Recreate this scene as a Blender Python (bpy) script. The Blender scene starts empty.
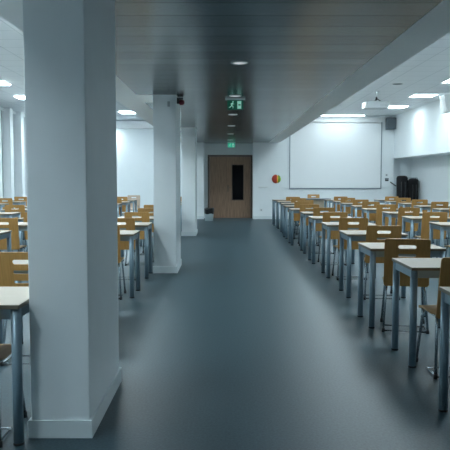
import bpy, bmesh, math, random
from mathutils import Vector, Matrix
random.seed(7)
PI = math.pi
SC = bpy.context.scene
COL = SC.collection

# ------------------------------------------------------------------ materials
def mat(name, col, rough=0.5, metal=0.0, noise=0.0, nscale=20.0, stretch=(1, 1, 1), col2=None, bump=0.0, emit=None, es=0.0, spec=None):
    m = bpy.data.materials.new(name); m.use_nodes = True
    nt = m.node_tree; b = nt.nodes['Principled BSDF']
    b.inputs['Base Color'].default_value = (*col, 1)
    b.inputs['Roughness'].default_value = rough
    b.inputs['Metallic'].default_value = metal
    if spec is not None: b.inputs['Specular IOR Level'].default_value = spec
    if emit:
        b.inputs['Emission Color'].default_value = (*emit, 1); b.inputs['Emission Strength'].default_value = es
    if noise or col2 or bump:
        tc = nt.nodes.new('ShaderNodeTexCoord'); mp = nt.nodes.new('ShaderNodeMapping')
        mp.inputs['Scale'].default_value = stretch
        n = nt.nodes.new('ShaderNodeTexNoise'); n.inputs['Scale'].default_value = nscale; n.inputs['Detail'].default_value = 4
        nt.links.new(tc.outputs['Object'], mp.inputs['Vector']); nt.links.new(mp.outputs['Vector'], n.inputs['Vector'])
        if noise or col2:
            r = nt.nodes.new('ShaderNodeValToRGB')
            c2 = col2 or tuple(c * (1 - noise) for c in col)
            r.color_ramp.elements[0].position = 0.3; r.color_ramp.elements[1].position = 0.7
            r.color_ramp.elements[0].color = (*c2, 1); r.color_ramp.elements[1].color = (*col, 1)
            nt.links.new(n.outputs['Fac'], r.inputs['Fac']); nt.links.new(r.outputs['Color'], b.inputs['Base Color'])
        if bump:
            bp = nt.nodes.new('ShaderNodeBump'); bp.inputs['Strength'].default_value = bump; bp.inputs['Distance'].default_value = 0.01
            nt.links.new(n.outputs['Fac'], bp.inputs['Height']); nt.links.new(bp.outputs['Normal'], b.inputs['Normal'])
    return m

def line_mat(name, col, linecol, period, axes, width, rough=0.5, metal=0.0, vary=0.0, bump=0.0):
    """surface with grooves every `period` metres along the given object axes"""
    m = bpy.data.materials.new(name); m.use_nodes = True
    nt = m.node_tree; N = nt.nodes; L = nt.links; b = N['Principled BSDF']
    b.inputs['Roughness'].default_value = rough; b.inputs['Metallic'].default_value = metal
    tc = N.new('ShaderNodeTexCoord'); sp = N.new('ShaderNodeSeparateXYZ'); L.new(tc.outputs['Object'], sp.inputs[0])
    def math_(op, a, bb=None):
        q = N.new('ShaderNodeMath'); q.operation = op
        for i, v in enumerate((a, bb)):
            if v is None: continue
            if isinstance(v, (int, float)): q.inputs[i].default_value = v
            else: L.new(v, q.inputs[i])
        return q.outputs[0]
    mask = None; fl = None
    for ax in axes:
        d = math_('DIVIDE', sp.outputs[ax], period)
        fr = math_('FRACT', d); fl = math_('FLOOR', d)
        lo = math_('LESS_THAN', fr, width / period)
        mask = lo if mask is None else math_('MAXIMUM', mask, lo)
    mix = N.new('ShaderNodeMix'); mix.data_type = 'RGBA'
    mix.inputs[6].default_value = (*col, 1); mix.inputs[7].default_value = (*linecol, 1)
    L.new(mask, mix.inputs[0])
    out = mix.outputs[2]
    if vary:
        wn = N.new('ShaderNodeTexWhiteNoise'); wn.noise_dimensions = '1D'; L.new(fl, wn.inputs['W'])
        mr = N.new('ShaderNodeMapRange'); mr.inputs[3].default_value = 1 - vary; mr.inputs[4].default_value = 1 + vary
        L.new(wn.outputs['Value'], mr.inputs[0])
        mul = N.new('ShaderNodeMix'); mul.data_type = 'RGBA'; mul.blend_type = 'MULTIPLY'; mul.inputs[0].default_value = 1
        L.new(out, mul.inputs[6]); L.new(mr.outputs[0], mul.inputs[7]); out = mul.outputs[2]
    L.new(out, b.inputs['Base Color'])
    if bump:
        inv = math_('SUBTRACT', 1.0, mask)
        bp = N.new('ShaderNodeBump'); bp.inputs['Strength'].default_value = bump; bp.inputs['Distance'].default_value = 0.004
        L.new(inv, bp.inputs['Height']); L.new(bp.outputs['Normal'], b.inputs['Normal'])
    return m

M = {}
M['wall'] = mat('white_wall_paint', (0.84, 0.88, 0.895), 0.75, noise=0.02, nscale=3)
M['grey_paint'] = mat('column_paint', (0.78, 0.83, 0.85), 0.7, noise=0.03, nscale=5)
M['skirting'] = mat('skirting_paint', (0.68, 0.75, 0.77), 0.5)
M['floor'] = mat('grey_vinyl_floor', (0.054, 0.098, 0.120), 0.42, noise=0.45, nscale=70, spec=0.36)
M['slats'] = line_mat('satin_metal_ceiling_planks', (0.185, 0.208, 0.213), (0.04, 0.054, 0.054), 0.355, (1,), 0.022, 0.25, 0.92, vary=0.20, bump=0.8)
M['tiles'] = line_mat('white_ceiling_tiles', (0.84, 0.87, 0.89), (0.64, 0.68, 0.70), 0.6, (0, 1), 0.018, 0.8)
M['soffit'] = mat('white_soffit_paint', (0.93, 0.93, 0.92), 0.7, noise=0.02, nscale=4)
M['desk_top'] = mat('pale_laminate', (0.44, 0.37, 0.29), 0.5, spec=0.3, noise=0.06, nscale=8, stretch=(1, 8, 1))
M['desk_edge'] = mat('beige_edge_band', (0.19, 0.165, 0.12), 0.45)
M['desk_metal'] = mat('blue_grey_metal', (0.23, 0.32, 0.38), 0.36, 0.35)
M['chair_wood'] = mat('honey_plywood', (0.50, 0.265, 0.080), 0.38, col2=(0.40, 0.20, 0.055), nscale=6, stretch=(14, 14, 1.2))
M['seat_wood'] = mat('honey_plywood_lit_seat', (0.54, 0.34, 0.17), 0.4, col2=(0.46, 0.28, 0.13), nscale=6, stretch=(14, 1.2, 14))  # same plywood made lighter, light falling on the seat is in the colour
M['front_lit_wood'] = mat('front_lit_plywood', (0.58, 0.44, 0.33), 0.4, noise=0.12, nscale=6, stretch=(14, 14, 1.2))  # chair plywood lightened, the light on its front put into the colour
M['chrome'] = mat('chair_tube_metal', (0.42, 0.48, 0.52), 0.25, 0.85)
M['rubber'] = mat('black_rubber', (0.012, 0.014, 0.016), 0.6)
M['door'] = mat('brown_oak_door', (0.35, 0.215, 0.135), 0.5, col2=(0.19, 0.117, 0.075), nscale=5, stretch=(9, 9, 0.5))
M['door_frame'] = mat('dark_oak_frame', (0.12, 0.082, 0.06), 0.5, noise=0.2, nscale=6, stretch=(6, 6, 0.5))
M['black_glass'] = mat('dark_vision_glass', (0.003, 0.003, 0.004), 0.12, spec=0.2)
M['steel'] = mat('brushed_steel', (0.45, 0.46, 0.46), 0.3, 1.0)
M['screen'] = mat('projection_fabric', (0.84, 0.86, 0.87), 0.8)
M['alu'] = mat('grey_aluminium', (0.26, 0.31, 0.34), 0.4, 0.5)
M['white_plastic'] = mat('white_plastic', (0.76, 0.78, 0.78), 0.4)
M['grey_plastic'] = mat('grey_plastic', (0.30, 0.34, 0.36), 0.45)
M['dark_plastic'] = mat('dark_plastic', (0.03, 0.035, 0.04), 0.45)
M['speaker_grey'] = mat('grey_speaker_grille', (0.13, 0.16, 0.18), 0.7, noise=0.2, nscale=120)
M['bin_lid'] = mat('mid_grey_plastic', (0.42, 0.47, 0.49), 0.5)
M['projector_shell'] = mat('light_grey_shell', (0.55, 0.58, 0.59), 0.45)
M['bronze'] = mat('dark_bronze', (0.16, 0.13, 0.10), 0.35, 0.9)
M['bag'] = mat('black_bin_liner', (0.008, 0.009, 0.01), 0.3, bump=0.4, noise=0.1, nscale=18)
M['bin'] = mat('smoky_grey_plastic', (0.28, 0.34, 0.36), 0.35)
M['cloth'] = mat('black_cloth', (0.006, 0.006, 0.008), 0.85, noise=0.4, nscale=25, bump=0.3)
M['red'] = mat('red_gloss', (0.34, 0.012, 0.012), 0.3)
M['siren_red'] = mat('dark_red_lens', (0.12, 0.004, 0.012), 0.3)
M['red_card'] = mat('red_card', (0.55, 0.05, 0.02), 0.6, col2=(0.36, 0.025, 0.015), nscale=9)
M['orange_card'] = mat('orange_card', (0.85, 0.42, 0.04), 0.6)
M['green_card'] = mat('green_card', (0.25, 0.42, 0.05), 0.6, col2=(0.14, 0.28, 0.04), nscale=9)
M['teacher_top'] = mat('dark_grey_desk_top', (0.12, 0.15, 0.17), 0.4)
M['teacher_panel'] = mat('pale_beech_panel', (0.50, 0.42, 0.32), 0.45, noise=0.1, nscale=5, stretch=(8, 1, 1))
M['lamp'] = mat('lit_light_panel', (0.9, 0.9, 0.9), 0.5, emit=(0.77, 0.93, 1.0), es=13.0)
M['lamp_soft'] = mat('lit_light_panel_soft', (0.9, 0.9, 0.9), 0.5, emit=(0.77, 0.93, 1.0), es=6.5)
M['strip'] = mat('lit_wall_washer', (0.9, 0.9, 0.9), 0.5, emit=(0.80, 0.94, 1.0), es=7.0)
M['added_left_fill'] = mat('added_left_wall_fill_light', (0.9, 0.9, 0.9), 0.5, emit=(0.80, 0.94, 1.0), es=42.0)  # glow of the added hidden lamp that brightens the left far wall
M['down'] = mat('dim_downlight_lens', (0.7, 0.7, 0.7), 0.4, emit=(0.95, 0.97, 1.0), es=0.16)
M['exit_green'] = mat('exit_sign_green', (0.0, 0.10, 0.06), 0.4, emit=(0.0, 0.12, 0.07), es=0.06)
M['exit_white'] = mat('exit_sign_white', (0.6, 0.9, 0.8), 0.4, emit=(0.45, 1.0, 0.78), es=0.08)
M['exit_glow'] = mat('exit_sign_bright', (0.02, 0.42, 0.28), 0.4, emit=(0.08, 0.8, 0.5), es=0.10)
M['blind'] = mat('pale_blind_fabric', (0.72, 0.82, 0.88), 0.8)
gl = bpy.data.materials.new('window_glass'); gl.use_nodes = True
gb = gl.node_tree.nodes['Principled BSDF']; gb.inputs['Transmission Weight'].default_value = 1; gb.inputs['Roughness'].default_value = 0.02
gb.inputs['IOR'].default_value = 1.05; M['glass'] = gl

# ------------------------------------------------------------------ geometry helpers
def box(bm, x0, x1, y0, y1, z0, z1, mi=0, bev=0.0):
    vs = [bm.verts.new((x, y, z)) for x in (x0, x1) for y in (y0, y1) for z in (z0, z1)]
    idx = [(0, 1, 3, 2), (4, 6, 7, 5), (0, 4, 5, 1), (2, 3, 7, 6), (0, 2, 6, 4), (1, 5, 7, 3)]
    fs = [bm.faces.new([vs[i] for i in f]) for f in idx]
    for f in fs: f.material_index = mi
    if bev:
        es = list({e for f in fs for e in f.edges})
        r = bmesh.ops.bevel(bm, geom=es, offset=bev, segments=2, affect='EDGES', profile=0.5)
        for f in r['faces']: f.material_index = mi
    return fs

def tube(bm, pts, r, seg=10, r1=None, cap=True, smooth=True, mi=0):
    pts = [Vector(p) for p in pts]; n = len(pts)
    rings = []
    for i, p in enumerate(pts):
        if i == 0: d = pts[1] - p
        elif i == n - 1: d = p - pts[i - 1]
        else: d = (pts[i + 1] - p).normalized() + (p - pts[i - 1]).normalized()
        d.normalize()
        up = Vector((1, 0, 0)) if abs(d.x) < 0.8 else Vector((0, 1, 0))
        a = d.cross(up).normalized(); b = d.cross(a).normalized()
        rr = r if r1 is None else r + (r1 - r) * i / (n - 1)
        rings.append([bm.verts.new(p + (a * math.cos(2 * PI * k / seg) + b * math.sin(2 * PI * k / seg)) * rr) for k in range(seg)])
    for i in range(n - 1):
        for k in range(seg):
            f = bm.faces.new((rings[i][k], rings[i][(k + 1) % seg], rings[i + 1][(k + 1) % seg], rings[i + 1][k]))
            f.smooth = smooth; f.material_index = mi
    if cap:
        for f in (bm.faces.new(rings[0][::-1]), bm.faces.new(rings[-1])): f.material_index = mi

def lathe(bm, prof, seg=24, c=(0, 0, 0), smooth=True):
    """prof: (radius, z) list, turned about z"""
    rings = []
    for r, z in prof:
        rings.append([bm.verts.new((c[0] + r * math.cos(2 * PI * k / seg), c[1] + r * math.sin(2 * PI * k / seg), c[2] + z)) for k in range(seg)])
    for i in range(len(prof) - 1):
        for k in range(seg):
            f = bm.faces.new((rings[i][k], rings[i][(k + 1) % seg], rings[i + 1][(k + 1) % seg], rings[i + 1][k])); f.smooth = smooth
    bm.faces.new(rings[0][::-1]); bm.faces.new(rings[-1])

def prism(bm, outline, holes, y0, y1):
    """outline and holes in the xz plane, extruded from y0 to y1"""
    edges = []
    for loop in [outline] + holes:
        vs = [bm.verts.new((x, y0, z)) for x, z in loop]
        for i in range(len(vs)): edges.append(bm.edges.new((vs[i], vs[(i + 1) % len(vs)])))
    r = bmesh.ops.triangle_fill(bm, use_beauty=True, use_dissolve=False, edges=edges)
    fs = [g for g in r['geom'] if isinstance(g, bmesh.types.BMFace)]
    ex = bmesh.ops.extrude_face_region(bm, geom=fs)
    bmesh.ops.translate(bm, verts=[g for g in ex['geom'] if isinstance(g, bmesh.types.BMVert)], vec=(0, y1 - y0, 0))
    bmesh.ops.recalc_face_normals(bm, faces=bm.faces)

def rrect(x0, x1, z0, z1, r, n=5):
    pts = []
    for cx, cz, a0 in ((x1 - r, z1 - r, 0), (x0 + r, z1 - r, 90), (x0 + r, z0 + r, 180), (x1 - r, z0 + r, 270)):
        for k in range(n + 1):
            a = math.radians(a0 + 90 * k / n); pts.append((cx + r * math.cos(a), cz + r * math.sin(a)))
    return pts

def obj(name, bm, mats, parent=None, recalc=True):
    if recalc: bmesh.ops.recalc_face_normals(bm, faces=bm.faces)
    me = bpy.data.meshes.new(name); bm.to_mesh(me); bm.free()
    for m_ in (mats if isinstance(mats, (list, tuple)) else [mats]): me.materials.append(m_)
    o = bpy.data.objects.new(name, me); COL.objects.link(o)
    if parent: o.parent = parent
    return o

def tag(o, label, cat, group=None, kind=None):
    o['label'] = label; o['category'] = cat
    if group: o['group'] = group
    if kind: o['kind'] = kind
    return o

def thing(name, loc, rz, label, cat, group=None, kind=None):
    o = bpy.data.objects.new(name, None); COL.objects.link(o); o.empty_display_size = 0.1
    o.location = loc; o.rotation_euler = (0, 0, rz)
    return tag(o, label, cat, group, kind)

def boxes(name, lst, m_, parent=None, bev=0.0):
    bm = bmesh.new()
    for b in lst: box(bm, *b, bev=bev)
    return obj(name, bm, m_, parent)

def struct(o, label, cat):
    return tag(o, label, cat, kind='structure')

def dup(root, loc, rz):
    r = root.copy(); COL.objects.link(r); r.location = loc; r.rotation_euler = (0, 0, rz)
    for ch in root.children:
        c = ch.copy(); COL.objects.link(c); c.parent = r
        for g in ch.children:
            d = g.copy(); COL.objects.link(d); d.parent = c
    return r

# ------------------------------------------------------------------ room shell
ZH, ZL = 3.5, 2.6                     # classroom ceilings, aisle ceiling
YF, YL, YB = 22.5, 24.4, -2.6         # far wall, far wall of the left room, rear wall
XW, XR, XB = -6.65, 6.43, 5.73        # window wall, niche back wall, bulkhead face
struct(boxes('floor', [(XW - .3, XR + .2, YB - .2, YL + .2, -.2, 0)], M['floor']), 'satin blue grey vinyl floor of the whole hall', 'floor')
struct(boxes('ceiling', [(-1.28, 1.48, YB, 3.40, ZL, ZL + .06), (-.70, 1.48, 3.40, 23.1, ZL, ZL + .06),
        (-1.28, -.70, 4.50, 9.64, ZL, ZL + .06), (-1.28, -.70, 10.62, 15.86, ZL, ZL + .06), (-1.28, -.70, 16.9, YF, ZL, ZL + .06)], M['slats']),
       'low dark satin metal plank ceiling over the aisle', 'ceiling')
struct(boxes('ceiling_left', [(XW - .3, -1.28, YB, YL + .2, ZH, ZH + .1)], M['tiles']), 'white tiled ceiling over the left desks', 'ceiling')
struct(boxes('ceiling_right', [(1.48, XR + .2, YB, YF + .8, ZH, ZH + .1)], M['tiles']), 'white tiled ceiling over the right desks', 'ceiling')
struct(boxes('trim_1', [(-1.67, -1.28, YB, YF, ZL, ZH), (-1.28, -.70, 3.40, 4.50, ZL, ZH), (-1.28, -.70, 9.64, 10.62, ZL, ZH),
        (-1.28, -.70, 15.86, 16.9, ZL, ZH)], M['soffit']), 'white boxed beam along the left edge of the dark ceiling', 'beam')
struct(boxes('trim_2', [(1.48, 1.85, YB, YF, ZL - .005, ZH)], M['soffit']), 'white boxed beam along the right edge of the dark ceiling', 'beam')

# far wall with the door recess, left bay set further back
struct(boxes('wall_far', [(-1.30, -.72, YF, 23.3, 0, ZH), (.955, XB, YF, 23.3, 0, ZH), (XB, XR + .2, YF + .35, 23.3, 0, ZH), (-.72, .955, 23.1, 23.3, 2.20, ZH),
        (-.72, -.60, 23.1, 23.3, 0, 2.20), (-.72, .955, 22.5, 23.1, ZL + .06, ZH)], M['wall']), 'white far wall with the recessed doorway', 'wall')
struct(boxes('wall_far_left', [(XW - .3, -1.30, YL, YL + .2, 0, ZH), (-1.30, -1.12, 23.3, YL + .2, 0, ZH)], M['wall']), 'white far wall of the left desks', 'wall')
struct(boxes('wall_rear', [(XW - .3, XR + .2, YB - .2, YB, 0, ZH)], M['wall']), 'white rear wall behind the camera', 'wall')
struct(boxes('wall_right', [(XR, XR + .2, YB, YF + .35, 0, ZH), (XB, XR, YB, YF + .35, 2.06, ZH)], M['wall']), 'white right wall with an overhanging bulkhead', 'wall')
struct(boxes('baseboard_far', [(-1.05, -.72, YF - .015, YF, 0, .1), (.955, XB, YF - .015, YF, 0, .1)], M['skirting']), 'white skirting along the far wall', 'skirting')
struct(boxes('baseboard_right', [(XR - .015, XR, YB, YF + .35, 0, .1)], M['skirting']), 'white skirting along the right wall', 'skirting')

struct(boxes('trim_3', [(XW, -1.30, YL - .3, YL, 3.20, 3.455)], M['soffit']), 'white pelmet along the top of the left far wall', 'pelmet')
# window wall on the left
wl = [(XW - .3, XW, YB, 17.9, 0, ZH), (XW - .3, XW, 17.9, YL, 0, .80), (XW - .3, XW, 17.9, YL, 3.42, ZH)]
P0, PER = 17.9, 1.08
wy = []
for k in range(7):
    y = P0 + k * PER
    if k < 6:
        wy.append((y + .28, y + PER))
    wl.append((XW - .3, XW + .17, y, min(y + .28, YL), 0, ZH))
struct(boxes('wall_left', wl, M['wall']), 'white window wall with projecting piers on the left', 'wall')
for i, (a, b) in enumerate(wy):
    w = thing('window_%d' % (i + 1), (XW - .1, (a + b) / 2, .8), 0, 'tall window between white piers, number %s from the near end' % ['one', 'two', 'three', 'four', 'five', 'six'][i], 'window', kind='structure')
    h = (b - a) / 2
    boxes('window_frame', [(-.03, .03, -h, -h + .05, 0, 2.62), (-.03, .03, h - .05, h, 0, 2.62), (-.03, .03, -h + .05, h - .05, 0, .05), (-.03, .03, -h + .05, h - .05, 2.57, 2.62)], M['alu'], w)
    boxes('glass', [(-.004, .004, -h + .05, h - .05, .05, 2.57)], M['glass'], w)

# square columns along the aisle
for i, y in enumerate((3.48, 9.66, 15.92)):
    c = thing('column', (-.88, y, 0), 0, ['nearest white square column left of the aisle', 'second white square column left of the aisle', 'farthest white square column left of the aisle'][i], 'column', kind='structure')
    xr = .152 if i == 0 else .166; yd = .98 if i == 0 else .93
    bm = bmesh.new(); box(bm, -.166, xr, 0, yd, 0, ZL, bev=.006); obj('shaft', bm, M['grey_paint'], c)
    t = .014; bm = bmesh.new()
    for q in ((-.166 - t, xr + t, -t, -.0005), (-.166 - t, xr + t, yd + .0005, yd + t), (-.166 - t, -.1665, 0, yd), (xr + .0005, xr + t, 0, yd)):
        box(bm, q[0], q[1], q[2], q[3], 0, .098, bev=.002)
    obj('skirting', bm, M['skirting'], c)

# ------------------------------------------------------------------ double door
d = thing('door_1', (0.185, 23.1, 0), 0, 'brown wooden double door with a tall dark glass panel', 'door', kind='structure')
boxes('door_frame', [(-.785, -.73, -.03, .12, 0, 2.2), (.715, .77, -.03, .12, 0, 2.2), (-.73, .715, -.03, .12, 2.145, 2.2)], M['door_frame'], d)
boxes('gap_backing', [(-.17, -.11, .0505, .07, .005, 2.14)], M['door_frame'], d)  # unseen strip added behind the leaf gap to stop outside light
l1 = boxes('narrow_leaf', [(-.725, -.145, 0, .05, .005, 2.14)], M['door'], d)
bm = bmesh.new(); prism(bm, [(-.138, .005), (.71, .005), (.71, 2.14), (-.138, 2.14)], [[(.07, .64), (.45, .64), (.45, 1.85), (.07, 1.85)]], 0, .05)
l2 = obj('wide_leaf', bm, M['door'], d)
boxes('vision_panel', [(.07, .45, .012, .03, .64, 1.85)], M['black_glass'], l2)
boxes('glazing_bead', [(.05, .07, -.008, .012, .62, 1.87), (.45, .47, -.008, .012, .62, 1.87), (.07, .45, -.008, .012, .62, .64), (.07, .45, -.008, .012, 1.85, 1.87)], M['door_frame'], l2)
bm = bmesh.new(); box(bm, -.10, -.06, -.008, 0, .92, 1.16, bev=.003); tube(bm, [(-.08, -.005, 1.06), (-.08, -.05, 1.06), (.035, -.055, 1.06)], .010)
obj('door_handle', bm, M['bronze'], l2)

# ------------------------------------------------------------------ furniture prototypes
def make_chair(wood, seatw):
    t = bpy.data.objects.new('school_chair', None); COL.objects.link(t); t.empty_display_size = .1
    # seat : bent sheet
    prof = [(-.012, .505), (-.008, .478), (.008, .458), (.04, .449), (.10, .446), (.22, .449), (.32, .449), (.375, .443), (.405, .425)]
    bm = bmesh.new(); th = .011; W = .195
    top, bot = [], []
    for i, (y, z) in enumerate(prof):
        w = W - (.012 if i in (0, len(prof) - 1) else 0)
        w -= .012 * (i < 4); top.append([bm.verts.new((s * w, y, z)) for s in (-1, 1)])
        if i == 0: dy, dz = prof[1][0] - y, prof[1][1] - z
        else: dy, dz = y - prof[i - 1][0], z - prof[i - 1][1]
        l = math.hypot(dy, dz); ny, nz = dz / l, -dy / l
        bot.append([bm.verts.new((s * w, y + ny * th, z + nz * th)) for s in (-1, 1)])
    for i in range(len(prof) - 1):
        for q in ((top[i][0], top[i][1], top[i + 1][1], top[i + 1][0]), (bot[i][0], bot[i + 1][0], bot[i + 1][1], bot[i][1])):
            f = bm.faces.new(q); f.smooth = True
        bm.faces.new((top[i][0], top[i + 1][0], bot[i + 1][0], bot[i][0])); bm.faces.new((top[i][1], bot[i][1], bot[i + 1][1], top[i + 1][1]))
    bm.faces.new((top[0][0], bot[0][0], bot[0][1], top[0][1])); bm.faces.new((top[-1][0], top[-1][1], bot[-1][1], bot[-1][0]))
    obj('seat', bm, seatw, t)
    # backrest with three slots
    bm = bmesh.new()
    holes = [rrect(-.078, .078, .352, .388, .0175), rrect(-.078, .078, .278, .306, .0135), rrect(-.078, .078, .204, .226, .0105)]
    prism(bm, rrect(-.198, .198, 0, .445, .022), holes, -.0055, .0055)
    b = obj('backrest', bm, wood, t)
    b.location = (0, -.020, .425); b.rotation_euler = (math.radians(11), 0, 0)
    # tubular frame under the seat and up the back
    bm = bmesh.new()
    tube(bm, [(-.165, .02, .425), (-.165, .34, .425), (-.14, .37, .425), (.14, .37, .425), (.165, .34, .425), (.165, .02, .425)], .0095)
    tube(bm, [(-.165, .06, .425), (.165, .06, .425)], .008)
    for s in (-1, 1): tube(bm, [(s * .165, .02, .425), (s * .165, .006, .445), (s * .15, .008, .54)], .0085)
    obj('seat_frame', bm, M['chrome'], t)
    bm = bmesh.new()
    tube(bm, [(-.185, -.033, .014), (.185, -.033, .014), (.185, .19, .014), (-.185, .19, .014), (-.185, -.033, .014)], .008)
    obj('floor_rail', bm, M['chrome'], t)
    for s in (-1, 1):
        for y0, y1 in ((.05, -.035), (.33, .40)):
            bm = bmesh.new(); tube(bm, [(s * .168, y0, .425), (s * .174, y0 + (y1 - y0) * .25, .36), (s * .195, y1, .02)], .0105)
            lg = obj('leg', bm, M['chrome'], t)
            bm = bmesh.new(); tube(bm, [(s * .1943, y1 - (y1 - y0) * .03, .034), (s * .1955, y1, .0)], .0145)
            obj('foot_cap', bm, M['rubber'], lg)
    return t

def make_desk():
    t = bpy.data.objects.new('school_desk', None); COL.objects.link(t); t.empty_display_size = .1
    # origin: floor point under the middle of the near edge
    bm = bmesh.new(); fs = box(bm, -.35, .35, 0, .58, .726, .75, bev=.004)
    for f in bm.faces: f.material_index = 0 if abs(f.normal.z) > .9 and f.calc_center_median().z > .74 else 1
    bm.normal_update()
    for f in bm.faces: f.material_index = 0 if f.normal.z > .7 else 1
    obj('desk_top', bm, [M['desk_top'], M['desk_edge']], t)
    obj_ = boxes('apron', [(-.325, .325, .028, .052, .668, .7255), (-.325, .325, .528, .552, .668, .7255), (-.335, -.311, .052, .528, .668, .7255), (.311, .335, .052, .528, .668, .7255)], M['desk_metal'], t)
    for sx in (-1, 1):
        for y in (.04, .54):
            bm = bmesh.new(); tube(bm, [(sx * .321, y, .012), (sx * .321, y, .7255)], .027, seg=18)
            lg = obj('leg', bm, M['desk_metal'], t)
            bm = bmesh.new(); tube(bm, [(sx * .321, y, 0), (sx * .321, y, .013)], .0283, seg=18)
            obj('foot_cap', bm, M['rubber'], lg)
    return t

chair_proto = make_chair(M['chair_wood'], M['seat_wood'])
desk_proto = make_desk()
used = {'c': False, 'd': False}
def place(proto, key, x, y, rz):
    if not used[key]:
        used[key] = True; proto.location = (x, y, 0); proto.rotation_euler = (0, 0, rz); return proto
    return dup(proto, (x, y, 0), rz)

# what the camera can see, used only to leave out rows wholly outside the frame
def seen_x(x, y): return 225 + 660 * x / y
ORD = ['nearest', 'second', 'third', 'fourth', 'fifth', 'sixth', 'seventh', 'eighth', 'ninth', 'tenth', 'eleventh', 'twelfth', 'thirteenth']

R_front = [3.35, 4.77, 6.06, 7.62, 9.15, 10.68, 12.18, 13.68, 15.15, 16.75, 18.2, 19.45]
R_left = [1.285, 1.36, 1.345, 1.42, 1.42, 1.42, 1.45, 1.37, 1.39, 1.45, 1.45, 1.43]
L_front = [3.35, 4.97, 5.98, 7.62, 9.12, 10.58, 12.0, 13.45, 14.9, 16.35, 17.8, 19.2]
def col_right(c): return [(x + (0, 1.58, 3.10)[c] + random.uniform(-.02, .02) * (c > 0), y) for x, y in zip(R_left, R_front)]
def col_left(c): return [((-1.765, -3.34, -4.60, -6.22)[c] + random.uniform(-.02, .02), y) for y in L_front]
blocks = [(col_right(0), 'in the aisle-side line, right block', 'R0'), (col_right(1), 'in the middle line, right block', 'R1'), (col_right(2), 'in the wall-side line, right block', 'R2'),
          (col_left(0), 'in the column-side line, left block', 'L0'), (col_left(1), 'in the second line, left block', 'L1'),
          (col_left(2), 'in the third line, left block', 'L2'), (col_left(3), 'in the window-side line, left block', 'L3')]
for spots, where, key in blocks:
    n = 0
    for i, (x, y) in enumerate(spots):
        if key == 'R2' and i < 6: continue
        if not any(-12 < seen_x(px, py) < 462 for px, py in ((x, y), (x + .7, y), (x, y + .58), (x + .7, y + .58))): continue
        rz = random.uniform(-.012, .012)
        if key == 'L0' and i == 0: x = -1.758
        o = place(desk_proto, 'd', x + .35, y, rz if i > 1 else 0)
        word = ORD[n]; n += 1
        side = 'right' if key[0] == 'R' else 'left'
        tag(o, 'pale-topped desk, %s from the camera %s' % (word, where), 'desk', 'single desks in the %s block' % side)
        # chair tucked under it
        cx, cy, cr = x + .35 + random.uniform(-.05, .05), y - .10 + random.uniform(-.05, .04), random.uniform(-.07, .07)
        lab = 'brown plywood chair at the %s desk from the camera %s' % (word, where)
        if key == 'R0' and i >= 9: cx, cy = x + .52, y - .46
        if key == 'R0' and i == 0: cx, cy, cr = 1.72, 3.12, 0
        if key == 'R0' and i == 1: cx, cy, cr = 1.665, 4.56, .02
        if key == 'R0' and i == 2: cx, cy, cr = 1.64, 5.93, -.20
        if key == 'L0' and i == 0: cx, cy, cr = -1.37, 3.385, 0
        if key == 'L0' and i == 1: cx, cy, cr = -1.475, 4.88, 0
        if seen_x(cx + .3, cy) < -30 or seen_x(cx - .3, cy) > 480: continue
        if key == 'R0' and i == 1: lab = 'brown plywood chair pulled back from the right block second aisle-side desk'
        k = place(chair_proto, 'c', cx, cy, cr)
        tag(k, lab, 'chair', 'slotted plywood chairs in the %s block' % side)

# teacher's desk below the screen and the two chairs that face the camera
td = thing('teacher_desk', (2.83, 20.62, 0), 0, 'long grey-topped desk with pale front panel below the white screen', 'desk')
boxes('desk_top', [(-.48, .48, 0, .62, .725, .755)], M['teacher_top'], td)
boxes('modesty_panel', [(-.42, .42, .10, .118, .25, .7245)], M['teacher_panel'], td)
for sx in (-1, 1):
    boxes('leg_frame', [(sx * .45 - .022, sx * .45 + .022, .04, .085, 0, .7245), (sx * .45 - .022, sx * .45 + .022, .53, .575, 0, .7245), (sx * .45 - .022, sx * .45 + .022, .085, .53, .66, .7245)], M['desk_metal'], td)
k = place(chair_proto, 'c', 2.91, 21.62, PI)
tag(k, 'slotted chair facing the camera behind the long grey-topped desk under the screen', 'chair', 'chairs facing the camera')
pc = make_chair(M['front_lit_wood'], M['front_lit_wood']); pc.location = (-2.85, 20.55, 0); pc.rotation_euler = (0, 0, PI)
tag(pc, 'wooden chair coloured as front-lit, facing the camera before the bright far left wall', 'chair', 'chairs facing the camera')

# ------------------------------------------------------------------ lights in the ceilings
def panel(x, y, label, group, drop=.030, lamp='lamp'):
    t = thing('ceiling_light', (x, y, ZH), 0, label, 'ceiling light', group)
    boxes('frame', [(-.30, .30, -.30, -.285, -.014, -.0005), (-.30, .30, .285, .30, -.014, -.0005), (-.30, -.285, -.285, .285, -.014, -.0005), (.285, .30, -.285, .285, -.014, -.0005)], M['white_plastic'], t)
    boxes('diffuser', [(-.284, .284, -.284, .284, -drop, -.0005)], M[lamp], t)
for i, y in enumerate((6.45, 9.1, 11.75, 14.4, 17.0, 19.65)):
    panel(5.05, y, 'lit square ceiling panel, %s from the camera in the right-hand outer row' % ORD[i], 'ceiling panels right', .012, 'lamp_soft')
    panel(2.70, y, 'lit square ceiling panel, %s from the camera beside the right boxed beam' % ORD[i], 'ceiling panels right')
for i, y in enumerate((1.25, 3.9, 6.6, 9.3, 12.0, 14.7, 17.35, 21.2)):
    panel(-5.1, y, 'lit square ceiling panel, %s from the camera in the left outer row' % ORD[i], 'ceiling panels left')
    panel(-2.5 if i < 7 else -3.05, y, 'lit square ceiling panel, %s from the camera beside the left boxed beam' % ORD[i], 'ceiling panels left')
t = thing('linear_light', (-5.1, 24.22, 3.2), 0, 'added hidden linear lamp under the pelmet, brightening the left far wall', 'ceiling light')  # added out of sight behind the near column to lift the wall
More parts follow.
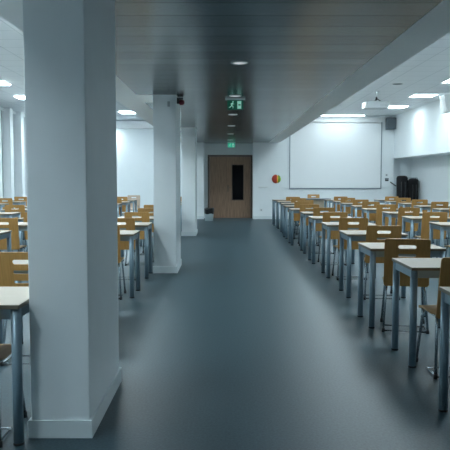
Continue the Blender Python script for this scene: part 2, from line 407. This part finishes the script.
boxes('housing', [(-.95, .95, -.06, .06, -.045, -.0005)], M['white_plastic'], t); boxes('diffuser', [(-.94, .94, -.05, .05, -.055, -.0455)], M['added_left_fill'], t)
t = thing('linear_light', (3.85, 21.95, ZH), 0, 'long lit linear lamp just above the projection screen', 'ceiling light')
boxes('housing', [(-.75, .75, -.06, .06, -.045, -.0005)], M['white_plastic'], t); boxes('diffuser', [(-.74, .74, -.05, .05, -.055, -.0455)], M['strip'], t)

for i, y in enumerate((6.98, 9.75, 12.6, 15.3, 18.1, 20.9)):
    t = thing('downlight', (.15, y, ZL), 0, 'round downlight in the dark aisle ceiling, %s from the camera' % ORD[i], 'downlight', 'aisle downlights')
    bm = bmesh.new(); lathe(bm, [(.062, -.0005), (.062, -.008), (.080, -.011), (.090, -.006), (.090, -.0005)], 32); obj('trim_ring', bm, M['white_plastic'], t)
    bm = bmesh.new(); lathe(bm, [(.060, -.0005), (.060, -.006), (.03, -.007)], 32); obj('lens', bm, M['down'], t)

# exit signs
def exit_sign(x, y, label, bright):
    t = thing('exit_sign', (x, y, ZL), 0, label, 'exit sign', 'green exit signs')
    boxes('rail', [(-.150, .150, -.035, .035, -.028, -.0005)], M['white_plastic'], t)
    pn = boxes('sign_panel', [(-.120, .120, -.006, .006, -.175, -.0285)], M['exit_glow'] if bright else M['exit_green'], t)
    w = M['exit_green'] if bright else M['exit_white']
    w = M['exit_white']
    bm = bmesh.new()                                   # running figure
    def bar(a, b, r): tube(bm, [(a[0], -.0072, a[1]), (b[0], -.0072, b[1])], r, 6)
    bmesh.ops.create_uvsphere(bm, u_segments=10, v_segments=6, radius=.012, matrix=Matrix.Translation((-.035, -.008, -.058)) @ Matrix.Diagonal((1, .25, 1, 1)))
    bar((-.042, -.074), (-.055, -.112), .010); bar((-.042, -.078), (-.020, -.094), .005); bar((-.046, -.078), (-.074, -.090), .005)
    bar((-.055, -.110), (-.030, -.128), .0065); bar((-.030, -.128), (-.038, -.152), .0055); bar((-.055, -.112), (-.080, -.138), .0065); bar((-.080, -.138), (-.098, -.136), .005)
    obj('running_figure', bm, w, pn)
    bm = bmesh.new()                                   # doorway and arrow
    box(bm, .030, .090, -.0085, -.0063, -.160, -.045)
    obj('doorway', bm, w, pn)
    bm = bmesh.new(); box(bm, .042, .066, -.0105, -.0086, -.108, -.096)
    vs = [bm.verts.new(p) for p in ((.064, -.0105, -.085), (.064, -.0105, -.119), (.084, -.0105, -.102), (.064, -.0086, -.085), (.064, -.0086, -.119), (.084, -.0086, -.102))]
    for f in ((0, 1, 2), (5, 4, 3), (0, 3, 4, 1), (1, 4, 5, 2), (2, 5, 3, 0)): bm.faces.new([vs[i] for i in f])
    obj('arrow', bm, M['exit_green'], pn)
exit_sign(.155, 10.05, 'larger green exit sign hanging from the dark aisle ceiling', False)
exit_sign(.215, 22.3, 'small bright green exit sign just above the wooden door', True)

# alarm sounder and junction box on the second column
t = thing('alarm_sounder', (-.7135, 9.95, 2.535), 0, 'dark red alarm sounder high on the second column', 'alarm')
boxes('bracket', [(.0, .03, -.045, .045, -.03, .055), (.03, .09, -.035, .035, .03, .055)], M['dark_plastic'], t)
bm = bmesh.new(); lathe(bm, [(.02, .028), (.04, .022), (.048, 0), (.044, -.03), (.024, -.05)], 20, (.066, 0, 0)); obj('lens', bm, M['siren_red'], t)
bm = bmesh.new(); box(bm, -.018, .018, -.022, 0, 0, .075, bev=.004); o = obj('junction_box', bm, M['bin_lid'])
o.location = (-.815, 9.6595, 2.43); tag(o, 'small grey box high on the front of the second column', 'junction box')

# ------------------------------------------------------------------ far wall objects
s = thing('projection_screen', (3.745, YF, 1.03), 0, 'large white projection screen with thin grey border on the far wall', 'projection screen')
boxes('screen_fabric', [(-1.535, 1.535, -.03, -.0005, .035, 2.25)], M['screen'], s)
boxes('border', [(-1.565, -1.535, -.04, -.0005, 0, 2.25), (1.535, 1.565, -.04, -.0005, 0, 2.25), (-1.535, 1.535, -.04, -.0005, 0, .035)], M['alu'], s)
boxes('roller_housing', [(-1.565, 1.565, -.11, -.0005, 2.25, 2.38)], M['white_plastic'], s)

# round decoration on the wall
t = thing('wall_decoration', (1.745, YF, 1.37), 0, 'round red, orange and green decoration on the white far wall', 'decoration')
def lobe(name, x0, x1, m_, bulge):
    bm = bmesh.new(); n = 10; R = .155
    rows = []
    for i in range(n + 1):
        u = x0 + (x1 - x0) * i / n
        hz = math.sqrt(max(R * R - u * u, .00004)) * .98; ht = hz * (1 - .22 * math.exp(-((u - .035) / .03) ** 2)); hb = hz * (1 - .10 * math.exp(-((u - .03) / .04) ** 2))
        row = []
        for k in range(n + 1):
            v = -hb + (hb + ht) * k / n
            q = max(0, 1 - (u * u + v * v) / (R * R))
            row.append(bm.verts.new((u, -.004 - bulge * math.sqrt(q), v)))
        rows.append(row)
    for i in range(n):
        for k in range(n):
            f = bm.faces.new((rows[i][k], rows[i + 1][k], rows[i + 1][k + 1], rows[i][k + 1])); f.smooth = True
    r = bmesh.ops.extrude_face_region(bm, geom=list(bm.faces))
    for g in r['geom']:
        if isinstance(g, bmesh.types.BMVert): g.co.y = -.0005
    return obj(name, bm, m_, t)
lobe('red_lobe', -.155, .018, M['red_card'], .08); lobe('orange_stripe', .019, .052, M['orange_card'], .085); lobe('green_lobe', .053, .155, M['green_card'], .075)

o = boxes('wall_ledge', [(-.16, .16, -.045, -.0005, 0, .035)], M['white_plastic'], bev=.004); o.location = (1.29, YF, 1.075)
tag(o, 'thin pale ledge on the wall right of the door', 'ledge')
t = thing('wall_socket', (1.235, YF, .31), 0, 'small white socket low on the wall right of the door', 'socket')
boxes('plate', [(-.045, .045, -.012, -.0005, -.045, .045)], M['white_plastic'], t, bev=.003)
bm = bmesh.new(); tube(bm, [(0, -.0125, 0), (0, -.0145, 0)], .022, 16); obj('outlet', bm, M['grey_plastic'], t)
t = thing('wall_switch', (5.49, YF, 1.50), 0, 'pale round wall switch right of the projection screen', 'switch')
boxes('plate', [(-.045, .045, -.012, -.0005, -.045, .045)], M['white_plastic'], t, bev=.003)
bm = bmesh.new(); tube(bm, [(0, -.0125, 0), (0, -.020, 0)], .028, 16); obj('button', bm, M['grey_plastic'], t)
t = thing('control_panel', (5.50, YF, 1.345), 0, 'small dark control panel below the pale round wall switch', 'control panel')
boxes('plate', [(-.06, .06, -.015, -.0005, -.05, .05)], M['dark_plastic'], t, bev=.003); boxes('display', [(-.045, .045, -.0175, -.0155, 0, .035)], M['grey_plastic'], t)

# loudspeakers
t = thing('loudspeaker', (5.56, 22.30, 3.03), 0, 'dark grey loudspeaker high in the corner beside the screen', 'loudspeaker')
bm = bmesh.new(); box(bm, -.15, .15, -.13, .13, 0, .38, bev=.012); obj('cabinet', bm, M['speaker_grey'], t)
boxes('bracket', [(-.03, .03, .1305, .1995, .15, .22)], M['dark_plastic'], t)
t = thing('white_loudspeaker', (5.46, 16.35, 3.22), 0, 'white tilted box loudspeaker on the right bulkhead wall', 'loudspeaker')
bm = bmesh.new(); box(bm, -.12, .12, -.20, .20, -.215, .215, bev=.01); o = obj('cabinet', bm, M['white_plastic'], t); o.rotation_euler = (0, math.radians(-9), 0)
boxes('bracket', [(.10, .269, -.03, .03, -.03, .03)], M['grey_plastic'], t)

# projector
t = thing('projector', (3.70, 16.3, 0), 0, 'white ceiling projector hanging above the right desks', 'projector')
bm = bmesh.new(); box(bm, -.26, .26, -.22, .22, 3.09, 3.255, bev=.02); obj('body', bm, M['projector_shell'], t)
bm = bmesh.new(); box(bm, -.31, -.262, -.20, .20, 3.10, 3.245, bev=.01); obj('side_cover', bm, M['white_plastic'], t)
bm = bmesh.new(); tube(bm, [(0, .2205, 3.17), (0, .27, 3.17)], .05, 20); obj('lens', bm, M['dark_plastic'], t)
bm = bmesh.new(); tube(bm, [(0, 0, 3.30), (0, 0, 3.4995)], .014, 12); box(bm, -.06, .06, -.06, .06, 3.488, 3.4995); obj('drop_pole', bm, M['white_plastic'], t)
bm = bmesh.new(); tube(bm, [(0, 0, 3.34), (.06, 0, 3.30), (.13, 0, 3.26)], .012, 8); tube(bm, [(0, 0, 3.34), (-.05, 0, 3.26)], .012, 8); box(bm, -.09, .06, -.06, .06, 3.2555, 3.275)
tube(bm, [(0, 0, 3.29), (0, 0, 3.37)], .022, 10); obj('mount_arm', bm, M['dark_plastic'], t)
boxes('vent', [(.04, .20, -.2225, -.2205, 3.13, 3.135), (.04, .20, -.2225, -.2205, 3.15, 3.155), (.04, .20, -.2225, -.2205, 3.17, 3.175)], M['grey_plastic'], t)

t = thing('ceiling_speaker', (3.86, 14.95, ZH), 0, 'round white flush ceiling speaker in front of the projector', 'ceiling speaker')
bm = bmesh.new(); lathe(bm, [(.11, -.0005), (.11, -.006), (.125, -.010), (.135, -.006), (.135, -.0005)], 28); obj('rim', bm, M['white_plastic'], t)
bm = bmesh.new(); lathe(bm, [(.108, -.0005), (.108, -.005), (.05, -.007)], 28); obj('grille', bm, M['speaker_grey'], t)

# bin beside the door
t = thing('waste_bin', (-.52, 21.55, 0), 0, 'grey waste bin with black liner left of the wooden door', 'waste bin')
bm = bmesh.new(); lathe(bm, [(.125, 0), (.13, .008), (.152, .30), (.149, .302), (.122, .012)], 28); obj('body', bm, M['bin'], t)
bm = bmesh.new(); n = 30; prof = [(.156, .235), (.160, .30), (.163, .385), (.158, .42), (.148, .42), (.143, .36), (.138, .22)]
rings = []
for r, z in prof:
    rings.append([bm.verts.new(((r + .004 * math.sin(5 * a) + .0025 * math.sin(11 * a)) * math.cos(a), (r + .004 * math.sin(5 * a)) * math.sin(a), z + .012 * math.sin(4 * a + r * 40))) for a in (2 * PI * k / n for k in range(n))])
for i in range(len(prof) - 1):
    for k in range(n):
        f = bm.faces.new((rings[i][k], rings[i][(k + 1) % n], rings[i + 1][(k + 1) % n], rings[i + 1][k])); f.smooth = True
obj('liner', bm, M['bag'], t)

# coat stand in the niche
t = thing('coat_rack', (6.02, 21.85, 0), 0, 'metal rolling garment rack in the niche right of the screen', 'coat rack')
bm = bmesh.new()
tube(bm, [(-.36, 0, 1.40), (.33, 0, 1.40)], .013, 10)
for sx in (-.36, .33): tube(bm, [(sx, 0, .09), (sx, 0, 1.40)], .013, 10); tube(bm, [(sx, -.24, .09), (sx, .24, .09)], .013, 10)
tube(bm, [(-.36, 0, .16), (.33, 0, .16)], .011, 10)
obj('frame', bm, M['alu'], t)
bm = bmesh.new(); tube(bm, [(-.56, 0, 1.27), (-.36, 0, 1.13)], .018, 8); obj('handle_bar', bm, M['dark_plastic'], t)
for sx in (-.36, .33):
    for sy in (-.22, .22):
        bm = bmesh.new(); tube(bm, [(sx - .012, sy, .037), (sx + .012, sy, .037)], .037, 14); tube(bm, [(sx, sy, .05), (sx, sy, .085)], .009, 8); obj('castor', bm, M['rubber'], t)
def coat(cx, w, ztop, zbot, label):
    bm = bmesh.new(); seg = 36; prof = [(.45, ztop), (.80, ztop - .02), (.97, ztop - .07), (1.0, ztop - .28), (.98, (ztop + zbot) / 2), (1.02, zbot + .15), (.98, zbot)]
    rings = []
    for q, z in prof:
        ring = []
        for k in range(seg):
            a = 2 * PI * k / seg; rr = q * (1 + .06 * math.sin(7 * a + z * 2) + .03 * math.sin(13 * a))
            ring.append(bm.verts.new((w * rr * math.cos(a), .17 * rr * math.sin(a), z)))
        rings.append(ring)
    for i in range(len(prof) - 1):
        for k in range(seg):
            f = bm.faces.new((rings[i][k], rings[i][(k + 1) % seg], rings[i + 1][(k + 1) % seg], rings[i + 1][k])); f.smooth = True
    bm.faces.new(rings[0][::-1]); bm.faces.new(rings[-1])
    r = thing('coat', (cx, 21.85, 0), 0, label, 'coat', 'black coats on the rack')
    obj('garment', bm, M['cloth'], r)
    bm = bmesh.new()
    for sx in (-.35, .3): tube(bm, [(w * sx, -.185, ztop - .20), (w * (sx + .04), -.19, (ztop + zbot) / 2), (w * sx, -.19, zbot + .1)], .010, 6)
    obj('seam_piping', bm, M['dark_plastic'], r)
coat(5.845, .185, 1.475, .55, 'left and taller black garment hanging on the rack in the niche')
coat(6.215, .172, 1.385, .60, 'right and lower black garment hanging on the rack in the niche')

# ------------------------------------------------------------------ world and camera
w = bpy.data.worlds.new('world'); SC.world = w; w.use_nodes = True
bg = w.node_tree.nodes['Background']; bg.inputs[0].default_value = (.45, .68, .90, 1); bg.inputs[1].default_value = 0.12

cam = bpy.data.cameras.new('camera'); co = bpy.data.objects.new('camera', cam); COL.objects.link(co)
cam.sensor_fit = 'HORIZONTAL'; cam.sensor_width = 36; cam.lens = 660 / 450 * 36
co.location = (0, 0, 1.40); co.rotation_euler = (PI / 2 - math.atan(47 / 660), 0, 0)
SC.camera = co
v = SC.view_settings; v.view_transform = 'Standard'; v.look = 'None'; v.gamma = 1; v.use_curve_mapping = False; v.exposure = 1.82
SC.cycles.diffuse_bounces = 8; SC.cycles.max_bounces = 12
